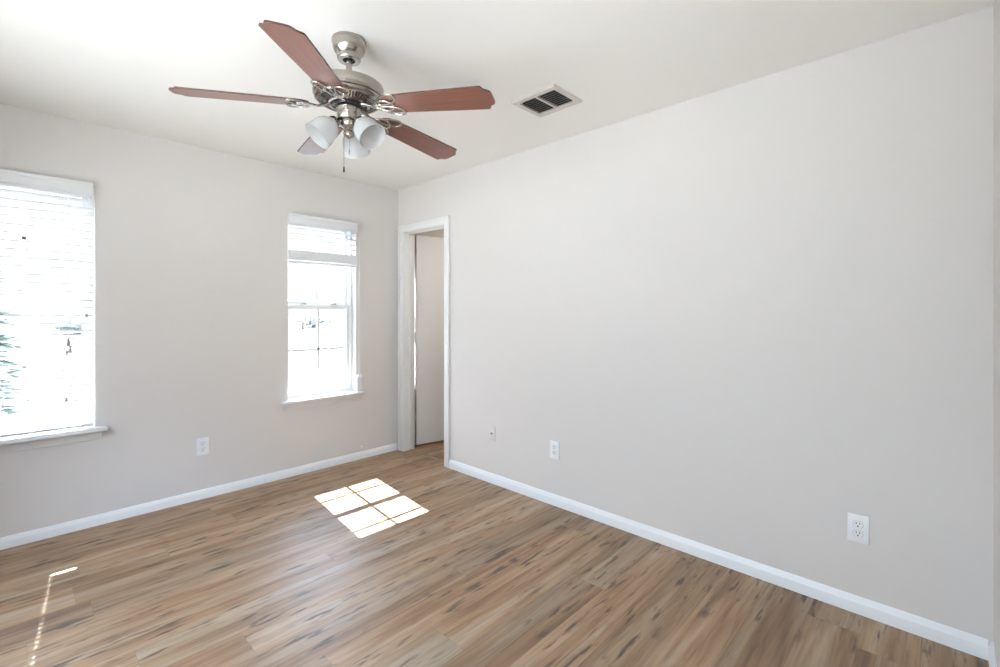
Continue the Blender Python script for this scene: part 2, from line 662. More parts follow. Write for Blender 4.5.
def sash(name, parent, x0, x1, z0, z1, y0, y1, stile, top, bot, halfz=None):
    """frame ring with a cross of thin muntins and one glass pane"""
    bm = bmesh.new()
    box(bm, (x0, y0, z0), (x0 + stile[0], y1, z1), 0.003)
    box(bm, (x1 - stile[1], y0, z0), (x1, y1, z1), 0.003)
    box(bm, (x0 + stile[0], y0, z1 - top), (x1 - stile[1], y1, z1), 0.003)
    box(bm, (x0 + stile[0], y0, z0), (x1 - stile[1], y1, z0 + bot), 0.003)
    s = obj(name, bm, M_VINYL, parent)
    gx0, gx1, gz0, gz1 = x0 + stile[0], x1 - stile[1], z0 + bot, z1 - top
    yc = (y0 + y1) / 2
    bm = bmesh.new()
    xm = (gx0 + gx1) / 2
    zm = halfz if halfz else (gz0 + gz1) / 2
    box(bm, (xm - 0.009, yc - 0.005, gz0), (xm + 0.009, yc + 0.005, gz1))
    box(bm, (gx0, yc - 0.005, zm - 0.0085), (gx1, yc + 0.005, zm + 0.0085))
    obj('muntin', bm, M_VINYL, s)
    bm = bmesh.new()
    pane(bm, gx0 - 0.005, gx1 + 0.005, yc, gz0 - 0.005, gz1 + 0.005)
    obj('pane', bm, M_GLASS, s)
    return s


def make_window(name, x0, x1, label):
    t = struct(empty(name, (x0, 0, ZS)), label, 'window')
    inv = Matrix.Translation((-x0, 0, -ZS))

    def add(nm, bm, mat, par=t):
        bmesh.ops.transform(bm, matrix=inv, verts=bm.verts)
        return obj(nm, bm, mat, par)
    bm = bmesh.new()
    fy0, fy1 = 0.066, WT - 0.004
    box(bm, (x0, fy0, ZS), (x0 + 0.016, fy1, ZT), 0.002)
    box(bm, (x1 - 0.024, fy0, ZS), (x1, fy1, ZT), 0.002)
    box(bm, (x0 + 0.016, fy0, ZT - 0.03), (x1 - 0.024, fy1, ZT), 0.002)
    box(bm, (x0 + 0.016, fy0, ZS - 0.02), (x1 - 0.024, fy1, ZS + 0.012), 0.002)
    add('window_frame', bm, M_VINYL)
    for nm, z0, z1, y0, y1, tp, bt in (('lower_sash', ZS + 0.012, 1.357, 0.075, 0.101, 0.036, 0.034), ('upper_sash', 1.345, ZT - 0.03, 0.105, 0.131, 0.034, 0.044)):
        s = sash(nm, t, x0 + 0.016, x1 - 0.024, z0, z1, y0, y1, (0.022, 0.027), tp, bt, 1.725 if nm == 'upper_sash' else None)
        for o in [s] + list(s.children):
            o.data.transform(inv)
        if nm == 'lower_sash':
            xm = (x0 + x1) / 2
            for dx in (-0.13, 0.13):
                bm = bmesh.new()
                box(bm, (xm + dx - 0.022, 0.078, 1.357), (xm + dx + 0.022, 0.099, 1.366), 0.002)
                box(bm, (xm + dx - 0.005, 0.070, 1.364), (xm + dx + 0.014, 0.088, 1.371), 0.002)
                add('sash_lock', bm, M_CLIP, s)
    bm = bmesh.new()
    box(bm, (x0 - 0.052, -0.070, ZS - 0.020), (x1 + 0.052, 0.0, ZS + 0.002), 0.005)
    box(bm, (x0, -0.004, ZS - 0.020), (x1, 0.067, ZS + 0.002))
    add('window_stool', bm, M_TRIM)
    bm = bmesh.new()
    prism(bm, [(0, 0), (0.010, 0), (0.012, 0.004), (0.015, 0.03), (0.020, 0.045), (0.022, 0.055), (0, 0.055)],
          (x0 - 0.030, 0, ZS - 0.075), (x1 + 0.030, 0, ZS - 0.075), (0, -1, 0))
    add('window_apron', bm, M_CASING)
    return t


make_window('window_1', *W1, 'tall white window behind the lowered slatted blind at the left edge')
make_window('window_2', *W2, 'narrow white window with the raised blind, left of the door')

# unseen left-wall window, added to fill the room with daylight
t = struct(empty('fill_window_3', (XL - 0.07, LW[0], LW[2])), 'unseen wide window added in the left wall for fill light', 'window')
inv3 = Matrix.Translation((-(XL - 0.07), -LW[0], -LW[2]))
bm = bmesh.new()
for a, b, z0, z1 in ((LW[0], LW[0] + 0.05, LW[2], LW[3]), (LW[1] - 0.05, LW[1], LW[2], LW[3]), ((LW[0] + LW[1]) / 2 - 0.03, (LW[0] + LW[1]) / 2 + 0.03, LW[2], LW[3]),
                     (LW[0], LW[1], LW[2], LW[2] + 0.05), (LW[0], LW[1], LW[3] - 0.05, LW[3])):
    box(bm, (XL - 0.10, a, z0), (XL - 0.05, b, z1), 0.003)
bmesh.ops.transform(bm, matrix=inv3, verts=bm.verts)
obj('window_frame', bm, M_VINYL, t)
bm = bmesh.new()
box(bm, (XL - 0.077, LW[0] + 0.03, LW[2] + 0.03), (XL - 0.073, LW[1] - 0.03, LW[3] - 0.03))
bmesh.ops.transform(bm, matrix=inv3, verts=bm.verts)
obj('pane', bm, M_GLASS, t)

t = struct(empty('window_4', (W3[0], 0.07, Z3S)), 'bright window of the next room, seen as a sliver between door and jamb', 'window')
inv4 = Matrix.Translation((-W3[0], -0.07, -Z3S))
bm = bmesh.new()
for a, b, z0, z1 in ((W3[0], W3[0] + 0.02, Z3S, Z3T), (W3[1] - 0.04, W3[1], Z3S, Z3T), (W3[0], W3[1], Z3S, Z3S + 0.04), (W3[0], W3[1], Z3T - 0.04, Z3T),
                     (W3[0], W3[1], 1.245, 1.285)):
    box(bm, (a, 0.06, z0), (b, 0.11, z1), 0.003)
bmesh.ops.transform(bm, matrix=inv4, verts=bm.verts)
obj('window_frame', bm, M_VINYL, t)
bm = bmesh.new()
box(bm, (W3[0] + 0.01, 0.083, Z3S + 0.02), (W3[1] - 0.02, 0.087, Z3T - 0.02))
bmesh.ops.transform(bm, matrix=inv4, verts=bm.verts)
obj('pane', bm, M_GLASS, t)
bm = bmesh.new()
box(bm, (W3[0] + 0.001, 0.030, Z3S + 0.01), (W3[1] - 0.005, 0.032, Z3T - 0.005))
bmesh.ops.transform(bm, matrix=inv4, verts=bm.verts)
obj('sun_diffuser', bm, M_SHADE, t)  # added translucent sheet, diffuses the sun to keep its spot off the floor

# ------------------------------------------------------------------ door
t = struct(empty('door_1', (0, DY1, 0)), 'narrow white doorway in the corner, its plain door standing open into the next room', 'door')
invd = Matrix.Translation((0, -DY1, 0))


def addd(nm, bm, mat, par=t, m=invd):
    bmesh.ops.transform(bm, matrix=m, verts=bm.verts)
    return obj(nm, bm, mat, par)


CO0, CO1, CZ = -0.757, -0.026, 2.096


def casing(sx):
    """stepped casing on the face at x = 0 (sx -1) or x = 0.12 (sx +1)"""
    xb = 0 if sx < 0 else 0.12
    bm = bmesh.new()

    def cb(d0, d1, y0, y1, z0, z1):
        xs = sorted((xb + sx * d0, xb + sx * d1))
        box(bm, (xs[0], y0, z0), (xs[1], y1, z1), 0.0025)
    for y0, y1, o0, o1 in ((DY1 - 0.010 if sx < 0 else DY1 + 0.014, CO1, CO1 - 0.022, CO1), (CO0, DY0 + 0.010, CO0, CO0 + 0.022)):
        cb(0, 0.011, y0, y1, 0, CZ)
        cb(0.009, 0.018, o0, o1, 0, CZ)
    cb(0, 0.0108, DY0 + 0.009, DY1 - 0.009, DZ - 0.010, CZ - 0.001)
    cb(0.009, 0.0178, CO0 + 0.001, CO1 - 0.001, CZ - 0.022, CZ)
    return bm


addd('door_casing', casing(-1), M_CASING)
addd('door_casing', casing(1), M_CASING)
bm = bmesh.new()
box(bm, (0.0, DY1 - 0.016, 0), (0.12, DY1, DZ), 0.001)
box(bm, (0.0, DY0, 0), (0.12, DY0 + 0.016, DZ), 0.001)
box(bm, (0.0, DY0 + 0.016, DZ - 0.016), (0.12, DY1 - 0.016, DZ), 0.001)
box(bm, (0.055, DY1 - 0.028, 0), (0.083, DY1 - 0.016, DZ - 0.016), 0.001)      # stops
box(bm, (0.055, DY0 + 0.016, 0), (0.083, DY0 + 0.028, DZ - 0.016), 0.001)
box(bm, (0.055, DY0 + 0.016, DZ - 0.028), (0.083, DY1 - 0.016, DZ - 0.016), 0.001)
addd('door_jamb', bm, M_CASING)
bm = bmesh.new()
prism(bm, [(-0.02, 0), (0.02, 0), (0.012, 0.006), (-0.012, 0.006)], (0.07, DY1 - 0.016, 0), (0.07, DY0 + 0.016, 0), (1, 0, 0))
addd('threshold', bm, simple('threshold_wood', (0.30, 0.22, 0.15), 0.5, bscale=60, var=0.1))
# leaf, swung into the next room
LEAF = Matrix.Translation((0.165, -0.072 - DY1, 0.018)) @ Matrix.Rotation(math.radians(-10.0), 4, 'Z')
bm = bmesh.new()
box(bm, (0, 0, 0), (0.57, 0.035, 2.014), 0.002)
leaf = obj('door_leaf', bm, M_DOOR, t)
leaf.matrix_local = LEAF
for z in (0.27, 1.03, 1.79):
    bm = bmesh.new()
    box(bm, (-0.002, 0.003, z - 0.045), (0.001, 0.032, z + 0.045))
    box(bm, (-0.052, 0.029, z - 0.045), (-0.004, 0.032, z + 0.045))
    lathe(bm, [(0, z - 0.047), (0.006, z - 0.047), (0.006, z + 0.047), (0, z + 0.047)], 12, Matrix.Translation((-0.004, 0.036, 0)))
    obj('hinge', bm, M_CASING, leaf)

# unseen flush lamp added on the next ceiling to brighten the doorway
t = struct(empty('fill_lamp_beyond', (0.95, -1.05, H)))
bm = bmesh.new()
lathe(bm, [(0, -0.001), (0.15, -0.001), (0.155, -0.02), (0.14, -0.03), (0, -0.03)], 32)
obj('fill_lamp_base', bm, M_TRIM, t)
ld = bpy.data.lights.new('next_room_fill', 'AREA')
ld.shape = 'DISK'
ld.size = 0.26
ld.energy = FILL_LAMP_W
ld.color = (1.0, 0.92, 0.82)
lo_ = bpy.data.objects.new('next_room_fill', ld)
C.objects.link(lo_)
lo_.location = (0.95, -1.05, H - 0.034)

# ------------------------------------------------------------------ blinds
SLAT_Y0, SLAT_Y1 = -0.050, -0.002
TILT = math.radians(11)          # room edge of the open slats a little raised


def slat(bm, x0, x1, z, holes, thick=0.0042, tilt=0.0):
    out = bm
    bm = bmesh.new()
    y0, y1 = SLAT_Y0, SLAT_Y1
    ym = (y0 + y1) / 2
    hw, hl = 0.0034, 0.0055
    box(bm, (x0, y0, z), (x1, ym - hw, z + thick))
    box(bm, (x0, ym + hw, z), (x1, y1, z + thick))
    xs = x0
    for h in holes:
        if h - hl < x1:
            box(bm, (xs, ym - hw, z), (min(h - hl, x1), ym + hw, z + thick))
            xs = h + hl
    if xs < x1:
        box(bm, (xs, ym - hw, z), (x1, ym + hw, z + thick))
    piv = Matrix.Translation((0, ym, z))
    append(out, bm, 0, piv @ Matrix.Rotation(-tilt, 4, 'X') @ piv.inverted())


def make_blind(x0, x1, zs, rail_z, label, group, tassel_x, cord_z, streak_blind=False):
    t = empty('window_blind', ((x0 + x1) / 2, -0.005, ZT - 0.09))
    tag(t, label, 'blind')
    inv = Matrix.Translation((-(x0 + x1) / 2, 0.005, -(ZT - 0.09)))

    def add(nm, bm, mat, par=t):
        bmesh.ops.transform(bm, matrix=inv, verts=bm.verts)
        return obj(nm, bm, mat, par)
    xa, xb = x0 + 0.003, x1 - 0.012
    bm = bmesh.new()
    box(bm, (xa, -0.050, 2.000), (xb, -0.001, 2.055), 0.002)
    add('headrail', bm, M_BLIND)
    bm = bmesh.new()
    vz0, vz1 = 1.981, 2.066
    box(bm, (x0 - 0.004, -0.064, vz0 + 0.018), (x1 - 0.018, -0.054, vz1 - 0.016), 0.002)
    box(bm, (x0 - 0.006, -0.068, vz1 - 0.018), (x1 - 0.016, -0.053, vz1), 0.003)
    box(bm, (x0 - 0.005, -0.066, vz0), (x1 - 0.017, -0.053, vz0 + 0.020), 0.003)
    for xx in (x0 - 0.005, x1 - 0.025):
        box(bm, (xx, -0.060, vz0 + 0.002), (xx + 0.008, -0.001, vz1 - 0.002), 0.001)
    add('valance', bm, M_BLIND)
    holes = (xa + 0.145, xb - 0.145)
    bm = bmesh.new()
    for i, z in enumerate(zs):
        slat(bm, xa, xb if not (streak_blind and i == len(zs) - 1) else holes[1], z, holes, tilt=TILT if streak_blind else 0.0)  # last slat cut short to let a thin sun streak through
    add('slats', bm, M_BLIND)
    bm = bmesh.new()
    box(bm, (xa, SLAT_Y0, rail_z), (xb, SLAT_Y1, rail_z + 0.016), 0.003)
    add('bottom_rail', bm, M_BLIND)
    for hx in holes:
        bm = bmesh.new()
        for yy in (SLAT_Y0 - 0.0012, SLAT_Y1 + 0.0012):
            tube(bm, [(hx + 0.011, yy, 2.0), (hx + 0.011, yy, rail_z + 0.008)], 0.0009, 5)
        tube(bm, [(hx, (SLAT_Y0 + SLAT_Y1) / 2, 2.0), (hx, (SLAT_Y0 + SLAT_Y1) / 2, rail_z + 0.01)], 0.0009, 5)
        add('ladder_cord', bm, M_CORD)
    for k, (tx, tz) in enumerate(zip(tassel_x, cord_z)):
        bm = bmesh.new()
        tube(bm, [(tx - 0.006 + 0.004 * k, -0.055, 1.99), (tx - 0.005, -0.056, (1.99 + tz) / 2), (tx, -0.056, tz)], 0.0011, 5)
        c = add('lift_cord', bm, M_CORD)
        bm = bmesh.new()
        lathe(bm, [(0, tz + 0.002), (0.004, tz), (0.006, tz - 0.012), (0.009, tz - 0.036), (0.009, tz - 0.042), (0, tz - 0.043)], 12, Matrix.Translation((tx, -0.056, 0)))
        add('tassel', bm, M_FOB, c)
    return t, add


zs = [1.955 - 0.0455 * i for i in range(29)]
b1, add1 = make_blind(*W1, zs, 0.617, 'white slatted blind lowered over the window at the left edge', None, (-2.292, -2.284), (1.14, 1.10), True)
for cx_, cz in ((-2.299, 1.062), (-2.300, 0.79), (-2.212, 1.275)):
    bm = bmesh.new()
    box(bm, (cx_ - 0.006, -0.056, cz - 0.011), (cx_ + 0.006, -0.050, cz + 0.011), 0.002)
    add1('cord_clip', bm, M_CLIP)

zs2 = [1.955 - 0.042 * i for i in range(4)] + [1.778 - 0.0044 * i for i in range(17)]
b2, add2 = make_blind(*W2, zs2, 1.684, 'white slatted blind pulled up into a stack over the window beside the door', None, (-0.925,), (1.20,))
bm = bmesh.new()
tube(bm, [(-0.424, -0.040, 1.99), (-0.423, -0.038, 1.4), (-0.422, -0.034, 0.745)], 0.0016, 6)
tube(bm, [(-0.418, -0.040, 1.99), (-0.416, -0.038, 1.4), (-0.414, -0.034, 0.745)], 0.0016, 6)
loop = add2('cord_loop', bm, M_CORD)
bm = bmesh.new()
box(bm, (-0.446, -0.046, 0.604), (-0.392, -0.022, 0.735), 0.006)
add2('cord_tensioner', bm, M_CLEAR)
bm = bmesh.new()
box(bm, (-0.442, -0.048, 0.722), (-0.396, -0.020, 0.748), 0.004)
add2('tensioner_cap', bm, M_VINYL)

# ------------------------------------------------------------------ wall plates


def plate_basis(wall):
    # local frame: x along wall (to the viewer's right), y out of the wall, z up
    if wall == 'far':
        return 0
    return -PI / 2


def disc(bm, x, z, y, r0, r1, h=0.0008, seg=24, cut=None):
    """annulus facing -y (local), flat in xz"""
    m = Matrix.Translation((x, y, z)) @ Matrix.Rotation(PI / 2, 4, 'X')
    lathe(bm, [(r0, 0), (r1, 0), (r1, h), (r0, h), (r0, 0)], seg, m, smooth=False)


def duplex(loc, rotz, label):
    t = tag(empty('wall_outlet', loc, rotz), label, 'outlet', None)
    bm = bmesh.new()
    box(bm, (-0.0375, -0.006, -0.060), (0.0375, 0, 0.060), 0.0028)
    obj('cover_plate', bm, M_PLATE, t)
    for s in (-1, 1):
        bm = bmesh.new()
        zc = s * 0.0195
        tmp = bmesh.new()
        pts = []
        for k in range(28):
            a = 2 * PI * k / 28
            pts.append((0.0170 * math.cos(a), max(-0.0135, min(0.0135, 0.0170 * math.sin(a)))))
        va = [tmp.verts.new((x, -0.0075, zc + z)) for x, z in pts]
        vb = [tmp.verts.new((x, -0.0055, zc + z)) for x, z in pts]
        tmp.faces.new(va)
        for k in range(28):
            tmp.faces.new([va[k], vb[k], vb[(k + 1) % 28], va[(k + 1) % 28]])
        bmesh.ops.recalc_face_normals(tmp, faces=tmp.faces)
        append(bm, tmp)
        r = obj('receptacle', bm, M_PLATE, t)
        bm = bmesh.new()
        out = [(x * 1.07, z * 1.07) for x, z in pts]
        tmp = bmesh.new()
        va = [tmp.verts.new((x, -0.0062, zc + z)) for x, z in out]
        vb = [tmp.verts.new((x * 0.92, -0.0062, zc + z * 0.92)) for x, z in out]
        for k in range(28):
            tmp.faces.new([va[k], vb[k], vb[(k + 1) % 28], va[(k + 1) % 28]])
        append(bm, tmp)
        obj('groove', bm, M_GROOVE, r)
        bm = bmesh.new()
        box(bm, (-0.0075, -0.0082, zc - 0.001), (-0.0050, -0.0073, zc + 0.0085))
        box(bm, (0.0050, -0.0082, zc + 0.000), (0.0075, -0.0073, zc + 0.0085))
        m = Matrix.Translation((0, -0.0073, zc - 0.0075)) @ Matrix.Rotation(PI / 2, 4, 'X')
        lathe(bm, [(0, 0.0009), (0.0031, 0.0009), (0.0031, 0)], 12, m)
        obj('slots', bm, M_SLOT, r)
    bm = bmesh.new()
    m = Matrix.Translation((0, -0.006, 0)) @ Matrix.Rotation(PI / 2, 4, 'X')
    lathe(bm, [(0, 0.0018), (0.002, 0.0016), (0.0034, 0.0004), (0.0034, 0)], 14, m)
    obj('screw', bm, M_PLATE, t)
    return t


duplex((-1.601, 0, 0.363), 0, 'white duplex outlet on the wall between the two windows')
duplex((0, -1.841, 0.371), -PI / 2, 'white duplex outlet on the right wall nearer the door')
duplex((0, -3.468, 0.364), -PI / 2, 'large white duplex outlet at the near end of the right wall')

t = tag(empty('coax_plate', (0, -1.249, 0.376), -PI / 2), 'pale cable jack plate on the right wall, first plate from the door', 'wall plate')
bm = bmesh.new()
box(bm, (-0.0355, -0.006, -0.058), (0.0355, 0, 0.058), 0.0028)
obj('cover_plate', bm, M_PLATE_P, t)
bm = bmesh.new()
m = Matrix.Translation((0, -0.006, 0.0)) @ Matrix.Rotation(PI / 2, 4, 'X')
lathe(bm, [(0.008, 0), (0.008, 0.002), (0.0048, 0.002), (0.0048, 0.009), (0.002, 0.009), (0.002, 0.004), (0, 0.004)], 16, m)
obj('coax_jack', bm, M_BRASS, t)
for z in (-0.041, 0.041):
    bm = bmesh.new()
    m = Matrix.Translation((0, -0.006, z)) @ Matrix.Rotation(PI / 2, 4, 'X')
    lathe(bm, [(0, 0.0018), (0.002, 0.0016), (0.0034, 0.0004), (0.0034, 0)], 14, m)
    obj('screw', bm, M_PLATE_P, t)

# small white door bumper low on the window wall
t = tag(empty('door_stop', (-0.388, 0, 0.103)), 'small white peg-like door stop low on the wall below the narrow window', 'door stop')
bm = bmesh.new()
m = Matrix.Rotation(PI / 2, 4, 'X')
lathe(bm, [(0.013, 0), (0.013, 0.004), (0.007, 0.006), (0.006, 0.012)], 18, m)
obj('stem', bm, M_VINYL, t)
bm = bmesh.new()
lathe(bm, [(0.006, 0.010), (0.011, 0.012), (0.012, 0.020), (0.008, 0.025), (0, 0.026)], 18, m)
obj('rubber_tip', bm, M_PLATE, t)

# ------------------------------------------------------------------ ceiling vent
vx, vy = -0.524, -2.179
t = tag(empty('ceiling_vent', (vx, vy, H)), 'square louvred metal air vent in the ceiling near the right wall', 'vent')
bm = bmesh.new()
ox, oy, ix, iy = 0.127, 0.146, 0.091, 0.119
tmp = bmesh.new()
for (a, za), (b2_, zb) in ((((ox, oy), 0.0), ((ox - 0.003, oy - 0.003), -0.013)), (((ox - 0.003, oy - 0.003), -0.013), ((ix, iy), -0.011)), (((ix, iy), -0.011), ((ix, iy), 0.0))):
    ca = [tmp.verts.new((sx_ * a[0], sy_ * a[1], za)) for sx_, sy_ in ((-1, -1), (1, -1), (1, 1), (-1, 1))]
    cb_ = [tmp.verts.new((sx_ * b2_[0], sy_ * b2_[1], zb)) for sx_, sy_ in ((-1, -1), (1, -1), (1, 1), (-1, 1))]
    for k in range(4):
        tmp.faces.new([ca[k], ca[(k + 1) % 4], cb_[(k + 1) % 4], cb_[k]])
append(bm, tmp)
box(bm, (-ix, -0.006, -0.0128), (ix, 0.006, -0.001), 0.001)
obj('vent_frame', bm, M_VENT, t)
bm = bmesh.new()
box(bm, (-ix - 0.002, -iy - 0.002, -0.0015), (ix + 0.002, iy + 0.002, -0.0005))  # near-black sheet standing in for the shade inside the duct
obj('duct_shadow', bm, M_DUCT, t).name = 'duct_shade_sheet'
bm = bmesh.new()
nl = 9
for i in range(nl):
    x = -ix + (i + 0.5) * 2 * ix / nl
    for y0, y1 in ((-iy, -0.006), (0.006, iy)):
        tmp = bmesh.new()
        dx, z0_, z1_, th = 0.0055, -0.0105, -0.003, 0.0012
        vsx = [tmp.verts.new(c) for c in ((x - dx, y0, z0_), (x + dx, y0, z1_), (x + dx, y1, z1_), (x - dx, y1, z0_),
                                          (x - dx, y0, z0_ - th), (x + dx, y0, z1_ - th), (x + dx, y1, z1_ - th), (x - dx, y1, z0_ - th))]
        for q in ((0, 1, 2, 3), (7, 6, 5, 4), (0, 4, 5, 1), (1, 5, 6, 2), (2, 6, 7, 3), (3, 7, 4, 0)):
            tmp.faces.new([vsx[k] for k in q])
        append(bm, tmp)
obj('louvres', bm, M_LOUVRE, t)
bm = bmesh.new()
box(bm, (-0.106, 0.083, -0.022), (-0.101, 0.091, -0.008), 0.001)
obj('damper_lever', bm, M_VENT, t)

# ------------------------------------------------------------------ ceiling fan
FX, FY = -1.543, -1.925
fan = tag(empty('ceiling_fan', (FX, FY, H)), 'brushed nickel ceiling fan with five cherry blades and three frosted glass lamps', 'ceiling fan')


def Z(z):
    return z - H


def fpart(nm, bm, mat, par=fan):
    return obj(nm, bm, mat, par)


bm = bmesh.new()
lathe(bm, [(0, Z(2.4395)), (0.067, Z(2.4395)), (0.069, Z(2.436)), (0.069, Z(2.426)), (0.066, Z(2.419)), (0.0655, Z(2.406)), (0.061, Z(2.391)), (0.052, Z(2.379)), (0.047, Z(2.374)),
           (0.0475, Z(2.369)), (0.0475, Z(2.358)), (0.045, Z(2.354)), (0.025, Z(2.354)), (0.025, Z(2.366)), (0, Z(2.366))], 48)
fpart('canopy', bm, M_NICKEL)
bm = bmesh.new()
lathe(bm, [(0, Z(2.355)), (0.012, Z(2.357)), (0.0245, Z(2.361)), (0.0245, Z(2.3655)), (0, Z(2.3655))], 24)
fpart('hanger_ball', bm, M_DARK)
bm = bmesh.new()
lathe(bm, [(0, Z(2.36)), (0.0125, Z(2.36)), (0.0125, Z(2.272)), (0.019, Z(2.270)), (0.019, Z(2.250)), (0, Z(2.250))], 24)
fpart('downrod', bm, M_NICKEL)
bm = bmesh.new()
lathe(bm, [(0, Z(2.258)), (0.030, Z(2.258)), (0.090, Z(2.256)), (0.130, Z(2.252)), (0.140, Z(2.247)), (0.143, Z(2.241)), (0.143, Z(2.203)), (0.141, Z(2.200)), (0.137, Z(2.199)), (0.139, Z(2.195)), (0.137, Z(2.187)), (0.129, Z(2.180)), (0.118, Z(2.177)),
           (0.116, Z(2.183)), (0, Z(2.183))], 64)
housing = fpart('motor_housing', bm, M_NICKEL)
bm = bmesh.new()
lathe(bm, [(0, Z(2.181)), (0.112, Z(2.181)), (0.078, Z(2.168)), (0, Z(2.168))], 48)
fpart('vent_core', bm, M_DARK, housing)
bm = bmesh.new()
for k in range(54):
    a = 2 * PI * k / 54
    tmp = bmesh.new()
    p = [(0.120, 0.0022, Z(2.181)), (0.120, -0.0022, Z(2.181)), (0.080, -0.0016, Z(2.1655)), (0.080, 0.0016, Z(2.1655))]
    lo = [tmp.verts.new(c) for c in p]
    hi = [tmp.verts.new((c[0], c[1], c[2] + 0.006)) for c in p]
    tmp.faces.new(lo)
    for i in range(4):
        tmp.faces.new([lo[i], hi[i], hi[(i + 1) % 4], lo[(i + 1) % 4]])
    bmesh.ops.recalc_face_normals(tmp, faces=tmp.faces)
    append(bm, tmp, 0, Matrix.Rotation(a, 4, 'Z'))
lathe(bm, [(0.084, Z(2.170)), (0.084, Z(2.1645)), (0.074, Z(2.1635)), (0.072, Z(2.170))], 48)
fpart('vent_fins', bm, M_NICKEL, housing)
bm = bmesh.new()
lathe(bm, [(0, Z(2.169)), (0.060, Z(2.169)), (0.062, Z(2.164)), (0.060, Z(2.156)), (0.042, Z(2.154)), (0.042, Z(2.145)), (0, Z(2.145))], 40)
fpart('flywheel', bm, M_DARK)
bm = bmesh.new()
lathe(bm, [(0, Z(2.153)), (0.046, Z(2.153)), (0.0495, Z(2.150)), (0.0495, Z(2.108)), (0.047, Z(2.103)), (0.040, Z(2.100)), (0.034, Z(2.098)), (0, Z(2.098))], 40)
fpart('switch_housing', bm, M_NICKEL)
bm = bmesh.new()
lathe(bm, [(0, Z(2.099)), (0.031, Z(2.099)), (0.036, Z(2.094)), (0.036, Z(2.084)), (0.031, Z(2.073)), (0.021, Z(2.066)), (0.017, Z(2.060)), (0.021, Z(2.055)), (0.023, Z(2.046)), (0.020, Z(2.037)), (0.010, Z(2.033)), (0.006, Z(2.028)), (0, Z(2.026))], 32)
fitter = fpart('light_fitter', bm, M_NICKEL)

# blades (with the slight tilt the hanging fan has)
A0 = math.radians(223.7)
BZ, TX, TY, PITCH, DROOP = 2.150, -0.005, 0.022, -0.189, 0.056
half = [(0.155, 0.024), (0.163, 0.038), (0.178, 0.049), (0.205, 0.056), (0.30, 0.0595), (0.45, 0.0648), (0.600, 0.0690), (0.608, 0.068), (0.612, 0.064), (0.615, 0.056), (0.620, 0.048), (0.630, 0.043), (0.638, 0.036), (0.641, 0.024)]
outline = [(r, w_) for r, w_ in half] + [(r, -w_) for r, w_ in reversed(half)]


def blade_mesh():
    bm = bmesh.new()
    th = 0.003
    top = [bm.verts.new((r, y, th)) for r, y in outline]
    bot = [bm.verts.new((r, y, -th)) for r, y in outline]
    bm.faces.new(top)
    bm.faces.new(bot[::-1])
    n = len(outline)
    for i in range(n):
        f = bm.faces.new([top[i], bot[i], bot[(i + 1) % n], top[(i + 1) % n]])
        f.material_index = 1
    bmesh.ops.recalc_face_normals(bm, faces=bm.faces)
    return bm


def ell(cx, cy, a, b, rot, z, n=28, pinch=0.0):
    out = []
    for k in range(n):
        t_ = 2 * PI * k / n
        x = a * math.cos(t_)
        y = b * math.sin(t_) * (1 - pinch * math.cos(t_))
        out.append((cx + x * math.cos(rot) - y * math.sin(rot), cy + x * math.sin(rot) + y * math.cos(rot), z))
    return out


def iron_mesh():
    """openwork scroll bracket under the blade root and its curved arm; blade frame, z down the blade's normal"""
    bm = bmesh.new()
    z = -0.0075
    tube(bm, ell(0.170, 0, 0.043, 0.033, 0, z), 0.0046, 8, True, 0.8)
    tube(bm, ell(0.190, 0.033, 0.054, 0.024, 0.42, z + 0.001, pinch=-0.35), 0.0044, 8, True, 0.8)
    tube(bm, ell(0.190, -0.033, 0.054, 0.024, -0.42, z + 0.001, pinch=-0.35), 0.0044, 8, True, 0.8)
    tube(bm, [(0.050, 0, 0.006), (0.080, 0, 0.004), (0.100, 0, -0.003), (0.118, 0, -0.006), (0.142, 0, z)], [0.011, 0.010, 0.008, 0.0075, 0.005], 10, False, 0.6)
    for s in (-1, 1):
        tube(bm, [(0.108, 0, -0.004), (0.122, s * 0.007, -0.007), (0.136, s * 0.013, z), (0.148, s * 0.016, z)], [0.006, 0.005, 0.0045, 0.004], 8, False, 0.8)
    for cx, cy in ((0.214, 0.0), (0.176, 0.038), (0.176, -0.038)):
        lathe(bm, [(0, -0.0125), (0.004, -0.0115), (0.0055, -0.009), (0.0055, -0.003)], 12, Matrix.Translation((cx, cy, 0)))
    return bm


tm = Matrix.Rotation(math.atan(TY), 4, 'X') @ Matrix.Rotation(-math.atan(TX), 4, 'Y')
blade0 = iron0 = None
for k in range(5):
    M_ = (Matrix.Translation((0, 0, Z(BZ))) @ tm @ Matrix.Rotation(A0 + k * 2 * PI / 5, 4, 'Z') @
          Matrix.Translation((0.2, 0, 0)) @ Matrix.Rotation(math.atan(DROOP), 4, 'Y') @ Matrix.Translation((-0.2, 0, 0)))
    if k == 0:
        blade0 = obj('fan_blade', blade_mesh(), [M_BLADE, M_BLADE_EDGE], fan)
        iron0 = obj('blade_bracket', iron_mesh(), M_NICKEL, fan)
        b_, i_ = blade0, iron0
    else:
        b_, i_ = blade0.copy(), iron0.copy()
        for o in (b_, i_):
            C.objects.link(o)
            o.parent = fan
    b_.matrix_local = M_ @ Matrix.Rotation(PITCH, 4, 'X')
    i_.matrix_local = M_ @ Matrix.Rotation(PITCH, 4, 'X')

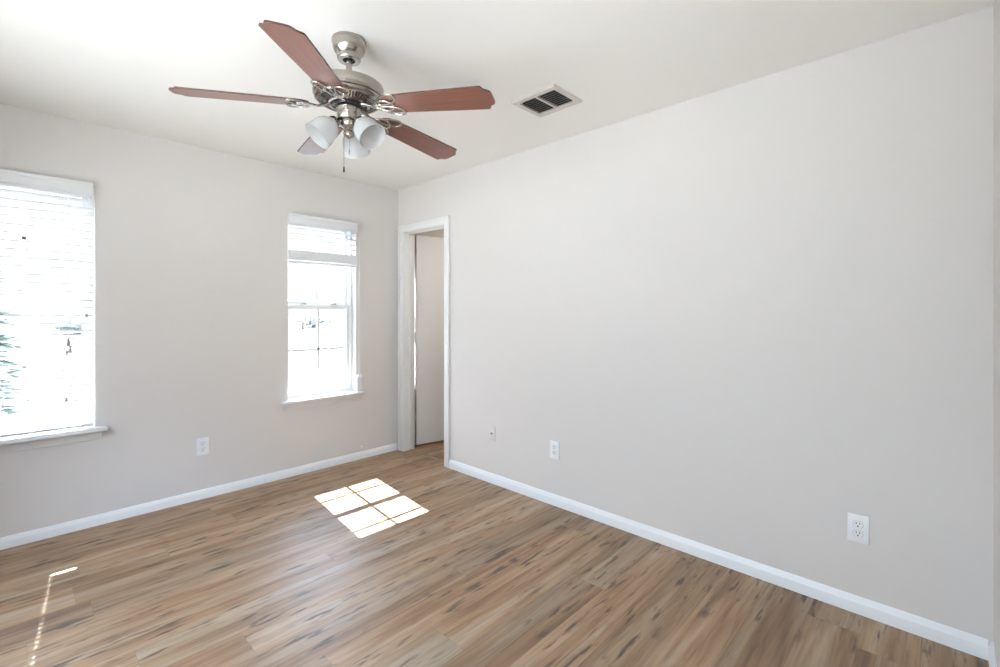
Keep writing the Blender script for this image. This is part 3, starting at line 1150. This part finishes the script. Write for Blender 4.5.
# lamps
for deg in (46.6, -73.4, 166.6):
    R = Matrix.Rotation(math.radians(deg), 4, 'Z')
    bm = bmesh.new()
    tube(bm, [R @ Vector(p) for p in ((0.026, 0, Z(2.086)), (0.038, 0, Z(2.094)), (0.048, 0, Z(2.096)), (0.056, 0, Z(2.091)))], [0.009, 0.008, 0.008, 0.010], 10)
    axis = R @ Matrix.Translation((0.050, 0, Z(2.096))) @ Matrix.Rotation(PI - math.radians(43), 4, 'Y') @ Matrix.Scale(0.90, 4)
    lathe(bm, [(0, -0.004), (0.014, -0.003), (0.022, 0.004), (0.027, 0.012), (0.029, 0.022), (0.0275, 0.024), (0, 0.020)], 28, axis)
    obj('lamp_arm', bm, M_NICKEL, fitter)
    bm = bmesh.new()
    prof = [(0.0245, 0.014), (0.0265, 0.022), (0.034, 0.030), (0.046, 0.042), (0.0545, 0.058), (0.0585, 0.076), (0.0595, 0.094), (0.0600, 0.108), (0.0635, 0.122), (0.066, 0.130)]
    inner = [(r - 0.0028, z) for r, z in reversed(prof)]
    lathe(bm, prof + inner, 40, axis)
    s_ = obj('glass_shade', bm, M_SHADE, fan)
    bm = bmesh.new()
    lathe(bm, [(0, 0.018), (0.011, 0.020), (0.012, 0.030), (0.016, 0.038), (0.018, 0.048), (0.016, 0.058), (0.009, 0.065), (0, 0.067)], 20, axis)
    obj('light_bulb', bm, M_SHADE, s_)

vd = Vector((math.cos(math.radians(61.6)), math.sin(math.radians(61.6)), 0))
rd = Vector((vd.y, -vd.x, 0))
for side, dep, ztop, z1 in ((-0.020, -0.010, 2.075, 1.903), (0.002, -0.018, 2.050, 1.975)):
    o_ = rd * side + vd * dep
    bm = bmesh.new()
    n = 34
    tube(bm, [(o_.x, o_.y, Z(ztop)), (o_.x, o_.y, Z(z1))], 0.0011, 6)
    ch = obj('pull_chain', bm, M_NICKEL, fan)
    bm = bmesh.new()
    lathe(bm, [(0, Z(z1 + 0.002)), (0.0025, Z(z1)), (0.0035, Z(z1 - 0.010)), (0.0040, Z(z1 - 0.018)), (0.002, Z(z1 - 0.022)), (0, Z(z1 - 0.023))], 12, Matrix.Translation((o_.x, o_.y, 0)))
    obj('chain_fob', bm, M_DARK if side < 0 else M_NICKEL, ch)

# ------------------------------------------------------------------ outside
bm = bmesh.new()
box(bm, (-120, WT + 0.02, -0.45), (120, 160, -0.40))
struct(obj('ground', bm, M_GROUND), 'overexposed lawn outside the windows', 'ground')
bm = bmesh.new()
box(bm, (-60, -60, -0.45), (XL - WT - 0.02, WT + 0.02, -0.40))
struct(obj('ground_bounce', bm, M_BOUNCE))  # unseen pale ground, added to bounce daylight in through the left wall


def conifer(loc, h, r, label):
    rnd = random.Random(3)
    t = tag(empty('conifer_tree', loc), label, 'tree')
    bm = bmesh.new()
    tube(bm, [(0, 0, 0), (0.02, 0, h * 0.5), (0, 0, h)], [0.09, 0.06, 0.01], 8)
    obj('trunk', bm, M_BARK, t)
    bm = bmesh.new()
    for i in range(2600):
        f = rnd.random() ** 0.8
        z = 0.25 + f * (h - 0.25)
        tier = (z * 2.6) % 1.0
        rr = r * (1 - f) * (1.05 - 0.45 * tier) * math.sqrt(rnd.uniform(0.1, 1))
        a = rnd.uniform(0, 2 * PI)
        c = Vector((rr * math.cos(a), rr * math.sin(a), z))
        d = Vector((math.cos(a), math.sin(a), rnd.uniform(-0.5, 0.2))).normalized() * rnd.uniform(0.10, 0.22)
        s = Vector((-math.sin(a), math.cos(a), rnd.uniform(-0.5, 0.5))) * rnd.uniform(0.025, 0.05)
        v = [bm.verts.new(q) for q in (c - d * 0.4 - s, c - d * 0.4 + s, c + d)]
        bm.faces.new(v)
    obj('foliage', bm, M_LEAF, t)
    return t


conifer((-2.92, 5.7, -0.40), 3.1, 0.80, 'faint grey-green conifer outside, seen through the blind at the left edge')


def far_tree(loc, h, r, seed, label):
    rnd = random.Random(seed)
    t = tag(empty('distant_tree', loc), label, 'tree', 'faint trees on the horizon')
    bm = bmesh.new()
    tube(bm, [(0, 0, 0), (0, 0, h * 0.6)], [0.2, 0.12], 8)
    obj('trunk', bm, M_BARK, t)
    bm = bmesh.new()
    for i in range(500):
        d = Vector((rnd.gauss(0, 1), rnd.gauss(0, 1), rnd.gauss(0, 1))).normalized() * (rnd.random() ** 0.4)
        c = Vector((d.x * r, d.y * r, h * 0.62 + d.z * h * 0.38))
        q = [c + Vector((rnd.uniform(-1, 1), rnd.uniform(-1, 1), rnd.uniform(-1, 1))) * 0.45 for _ in range(3)]
        bm.faces.new([bm.verts.new(x) for x in q])
    obj('crown', bm, M_LEAF2, t)
    return t


# seen through the narrow window, beyond the meeting rail
for k, (dx, h, r) in enumerate(((0.0, 1.7, 1.9), (5.0, 1.5, 1.9), (10.0, 1.8, 1.9), (15.0, 1.6, 1.9), (20.0, 1.75, 1.9))):
    far_tree((15.0 + dx, 46.0 - 0.12 * dx, -0.4), h, r, k + 10, 'faint low tree on the horizon, seen through the narrow window below its middle rail')
for k, (dx, h, r) in enumerate(((0.0, 1.6, 1.9), (5.2, 1.7, 1.9))):
    far_tree((1.0 + dx, 44.0, -0.4), h, r, k + 30, 'faint low tree on the horizon, seen between slats of the lowered blind')
